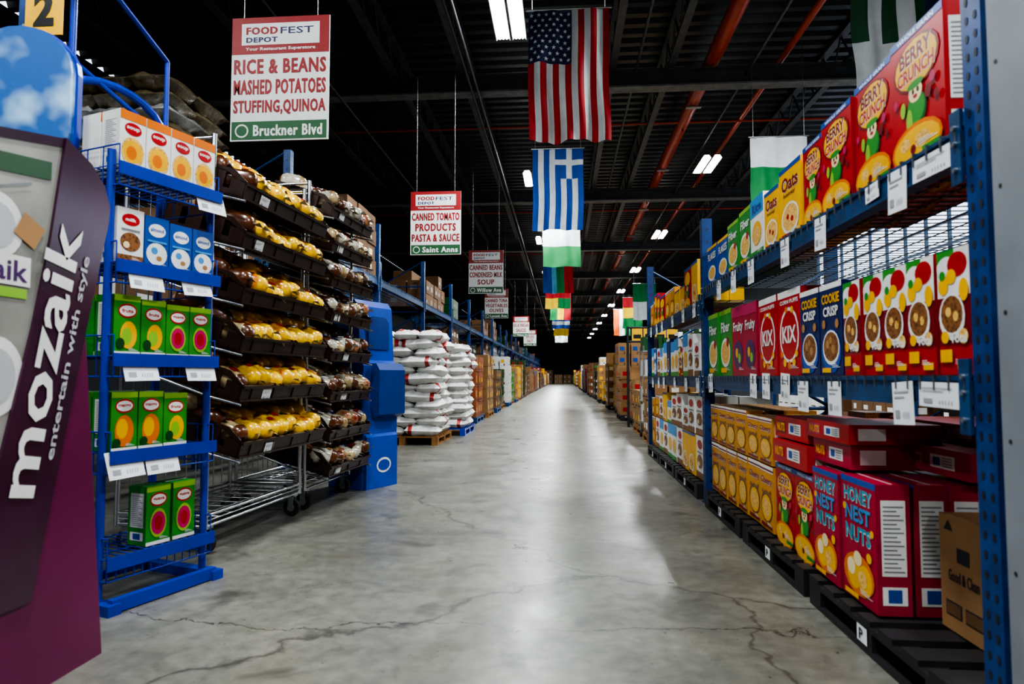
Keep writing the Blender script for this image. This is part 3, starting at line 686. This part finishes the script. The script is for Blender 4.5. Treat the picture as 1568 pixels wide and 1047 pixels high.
mb.ell(1.78,1.45,.1,.1,P('white'),G,.006,24); mb.ell(1.78,1.45,.07,.07,P('lgrey'),G,.007,24); mb.ell(1.8,1.0,.1,.12,P('white'),G,.006,24); mb.ell(1.8,1.0,.07,.085,P('lgrey'),G,.007,24)
mb.add([(1.84,1.44,.009),(1.92,1.4,.009),(1.96,1.47,.009),(1.88,1.51,.009)],[(0,1,2,3)],P('tan'),G)
mb.add([(1.76,1.56,.009),(1.765,1.555,.009),(1.9,1.6,.009),(1.9,1.61,.009)],[(0,1,2,3)],P('gray'),G)
mb.rect(1.5,1.278,1.91,1.37,P('white'),G,.008)
mb.text('mozaik',1.59,1.29,.31,.065,P('purple'),G,.009)
ang=math.radians(79)
GT=G@T((1.945,.62,.016))@Matrix.Rotation(ang,4,'Z')
mb.text('mozaik',0,0,.90,.14,P('white'),GT,.002)
mb.text('entertain with style',.12,-.06,.70,.042,P('lgrey'),GT,.002)
mb.done()
# ---------------------------------------------------------------- hanging signs
def sign(x,y,z,lines,foot,w=.82,h=1.03):
    mb=MB('hanging_aisle_sign'); F=facing_cam(x-w/2,y,z-h/2)
    r=mat('sign_red','#861013',.5,var=.06); g=mat('sign_green','#125026',.5,var=.06); nv=mat('sign_navy','#1c2450',.5)
    sw=mat('sign_white','#c9cac8',.55,var=.04)
    mb.box(0,0,-.015,w,h,0,sw,F)
    mb.rect(.0,h*.70,w,h,r,F); mb.rect(w*.1,h*.775,w*.9,h*.95,sw,F,.002)
    def bold(t,x_,y_,w_,h_,m,z_,s=.003):
        for k,q in enumerate((-s,0,s)): mb.text(t,x_+q,y_,w_,h_,m,F,z_+k*.0002,.022)
    bold('FOOD',w*.15,h*.86,w*.32,h*.06,r,.003); mb.text('FEST',w*.5,h*.86,w*.34,h*.055,nv,F,.003,.01)
    bold('DEPOT',w*.15,h*.795,w*.32,h*.042,nv,.003,.002); mb.text('Your Restaurant Superstore',w*.14,h*.722,w*.72,h*.034,sw,F,.003,.03)
    n=len(lines)
    for k,t in enumerate(lines):
        hh=.5/n; ww=min(.94,.1*len(t)) if len(t)>5 else .12*len(t); yy=.685-(k+1)*hh
        bold(t,w*(.5-ww/2),h*(yy+hh*.13),w*ww,h*hh*.72,r,.003,.0025)
    mb.rect(.012,h*.01,w-.012,h*.155,g,F,.002)
    bold(foot,w*.24,h*.035,w*.7,h*.09,sw,.004,.002); mb.ell(w*.12,h*.08,w*.07,h*.055,sw,F,.003,16); mb.ell(w*.12,h*.08,w*.055,h*.042,g,F,.004,16)
    for q in (.1,w-.1): mb.tube((x-w/2+q,y,z+h/2),(x-w/2+q,y,ZC-.01),.003,steel,seg=5)
    mb.done()
sign(-2.29,5.04,3.43,['RICE & BEANS','MASHED POTATOES','STUFFING,QUINOA'],'Bruckner Blvd')
sign(-2.03,10.27,3.47,['CANNED TOMATO','PRODUCTS','PASTA & SAUCE'],'Saint Anns')
sign(-1.79,15.15,3.46,['CANNED BEANS','CONDENSED MILK','SOUP'],'Willow Ave')
sign(-2.3,22.6,3.55,['CANNED TUNA','VEGETABLES','OLIVES'],'Locust Ave')
sign(-2.1,33,3.55,['OIL & VINEGAR','SAUCES'],'Walnut Ave'); sign(-2.1,42,3.5,['SPICES','SALT'],'Main St')
# ---------------------------------------------------------------- flags
def fm(k): return mat('flag_'+k,{'red':'#a0141e','white':'#bfc4c6','navy':'#14204a','blue':'#124290','green':'#12703a','lb':'#5aa0c0','yel':'#dcb818','org':'#c85c18','black':'#151515','dg':'#164a2c'}[k],.75,var=.12,scale=5)
def flag(x,y,z,w,h,fn,stars=None,nx=39,nz=30,seed=0,amp=.035):
    mb=MB('hanging_flag'); rs=random.Random(seed); p=rs.uniform(0,6)
    def wy(u,v): return y+amp*(.3+.7*v)*(math.sin(u*w*13+p+2.5*v)+.6*math.sin(u*w*27+1.7*p-4*v)+.45*math.sin(v*14+u*6))
    def pt(u,v,off=0): return (x-w/2+u*w+.015*math.sin(v*7+p)*v, wy(u,v)-off, z+h/2-v*h+.012*math.sin(u*9+p)*v)
    vs=[pt(i/nx,j/nz) for j in range(nz+1) for i in range(nx+1)]
    fs=[];ms=[]
    for j in range(nz):
        for i in range(nx):
            a=j*(nx+1)+i; fs.append((a,a+nx+1,a+nx+2,a+1)); ms.append(fm(fn((i+.5)/nx,(j+.5)/nz)))
    mb.add(vs,fs,ms,None,True)
    if stars:
        for u,v in stars:
            pts=[]
            for k in range(10):
                r=(.032 if k%2==0 else .013); t=math.pi/2+k*math.pi/5
                pts.append(pt(u+r*math.cos(t)/w*w*.9,v-r*math.sin(t)*w/h*.9,.006))
            mb.add(pts,[tuple(range(10))],fm('white'))
    mb.tube((x-w/2-.03,y,z+h/2+.01),(x+w/2+.03,y,z+h/2+.01),.012,steel)
    for q in (-w/2+.05,w/2-.05): mb.tube((x+q,y,z+h/2),(x+q,y,ZC-.01),.004,steel,seg=5)
    mb.done()
def usa(u,v):
    if u<7/13 and v<.4: return 'navy'
    return 'red' if int((1-u)*13)%2==0 else 'white'
st=[]
for r_ in range(9):
    for c_ in range(5 if r_%2 else 6):
        st.append((.04+.0+ (c_+(.5 if r_%2 else 0))*.092,.03+r_*.0425))
ZF=4.69
flag(.09,7.9,ZF+.02,1.0,1.66,usa,st,seed=3,amp=.06)
def greek(u,v):
    if u>4/9 and v<.36:
        cu=(u-4/9)/(5/9); cv=v/.36
        return 'white' if abs(cu-.5)<.1 or abs(cv-.5)<.1 else 'blue'
    return 'blue' if int(u*9)%2==0 else 'white'
flag(-.08,12.75,ZF,1.0,1.62,greek,nx=45,seed=5)
flag(-.02,17.3,ZF+.05,1.0,1.64,lambda u,v:'green' if v<.33 or v>.66 else 'white',seed=7,amp=.015,nx=20)
flag(-.15,22.4,ZF,1.05,1.65,lambda u,v:'blue' if u<.3 else ('lb' if u<.45 else ('green' if u<.7 else 'red')),seed=8,nx=20)
flag(-.2,27.5,ZF,1.05,1.65,lambda u,v:'red' if v<.75 else ('yel' if u<.5 else 'green'),seed=9,nx=20)
flag(-.1,33,ZF,1.05,1.65,lambda u,v:'green' if u<.33 else ('yel' if u<.66 else 'red'),seed=10,nx=20)
flag(-.1,39,ZF,1.05,1.65,lambda u,v:'blue' if int(v*8)%2 else 'white',seed=11,nx=20)
flag(-.1,46,ZF,1.05,1.65,lambda u,v:'black' if v<.33 else ('yel' if v>.66 else 'red'),seed=12,nx=20)
flag(-.1,55,ZF,1.05,1.65,lambda u,v:'red' if v<.5 else 'white',seed=22,nx=20)
flag(3.55,7.0,ZF+.05,.95,1.65,lambda u,v:(('dg' if int(u*6)%2==0 else 'white') if v<.62 else 'white') if u<.8 or v>.5 else 'navy',seed=13,nx=24)
flag(3.7,11.3,4.32,.95,1.55,lambda u,v:'white' if v<.33 else 'green',seed=14,nx=20)
flag(3.6,29,ZF-.4,1.0,1.6,lambda u,v:'green' if v<.5 else 'white',seed=16,nx=20)
flag(3.6,34,ZF-.4,1.0,1.6,lambda u,v:['red','yel','green'][min(2,int(v*3))],seed=17,nx=20)
flag(3.6,40,ZF-.4,1.0,1.6,lambda u,v:['org','white','green'][min(2,int(u*3))],seed=18,nx=20)
# ---------------------------------------------------------------- neighbour aisle racks (seen through shelves)
for k in range(4):
    Mf=cols((5.6,4+3.5*(k+1),0),(0,-1,0),X,Z)
    b=bay('pallet_rack',Mf,3.4,1.0,2.0,(1.2,),ends=(1,0),pitch=.3,holes=False); b.done()
    mb=MB('stacked_cartons'); cartons(mb,5.65,4.1+3.5*k,1.21,2,7,2,.45,.45,.28,pick(),P('white')); cartons(mb,5.65,4.1+3.5*k,0,2,7,3,.45,.45,.3,pick(),P('white')); mb.done()
# ---------------------------------------------------------------- world / camera
w=bpy.data.worlds.new('World'); scene.world=w; w.use_nodes=True
bg=w.node_tree.nodes['Background']; bg.inputs['Color'].default_value=(.75,.86,1,1); bg.inputs['Strength'].default_value=2.0
cam=bpy.data.cameras.new('camera'); co=bpy.data.objects.new('camera',cam); scene.collection.objects.link(co); scene.camera=co
co.location=(0,0,1.0); cam.sensor_width=36; cam.lens=22.96; cam.clip_end=200; cam.clip_start=.05
co.rotation_euler=(math.radians(90+3.04),0,math.radians(4.44))
cam.dof.use_dof=True; cam.dof.focus_distance=7; cam.dof.aperture_fstop=2.8
scene.view_settings.view_transform='AgX'; scene.view_settings.look='AgX - High Contrast'; scene.view_settings.exposure=0.2
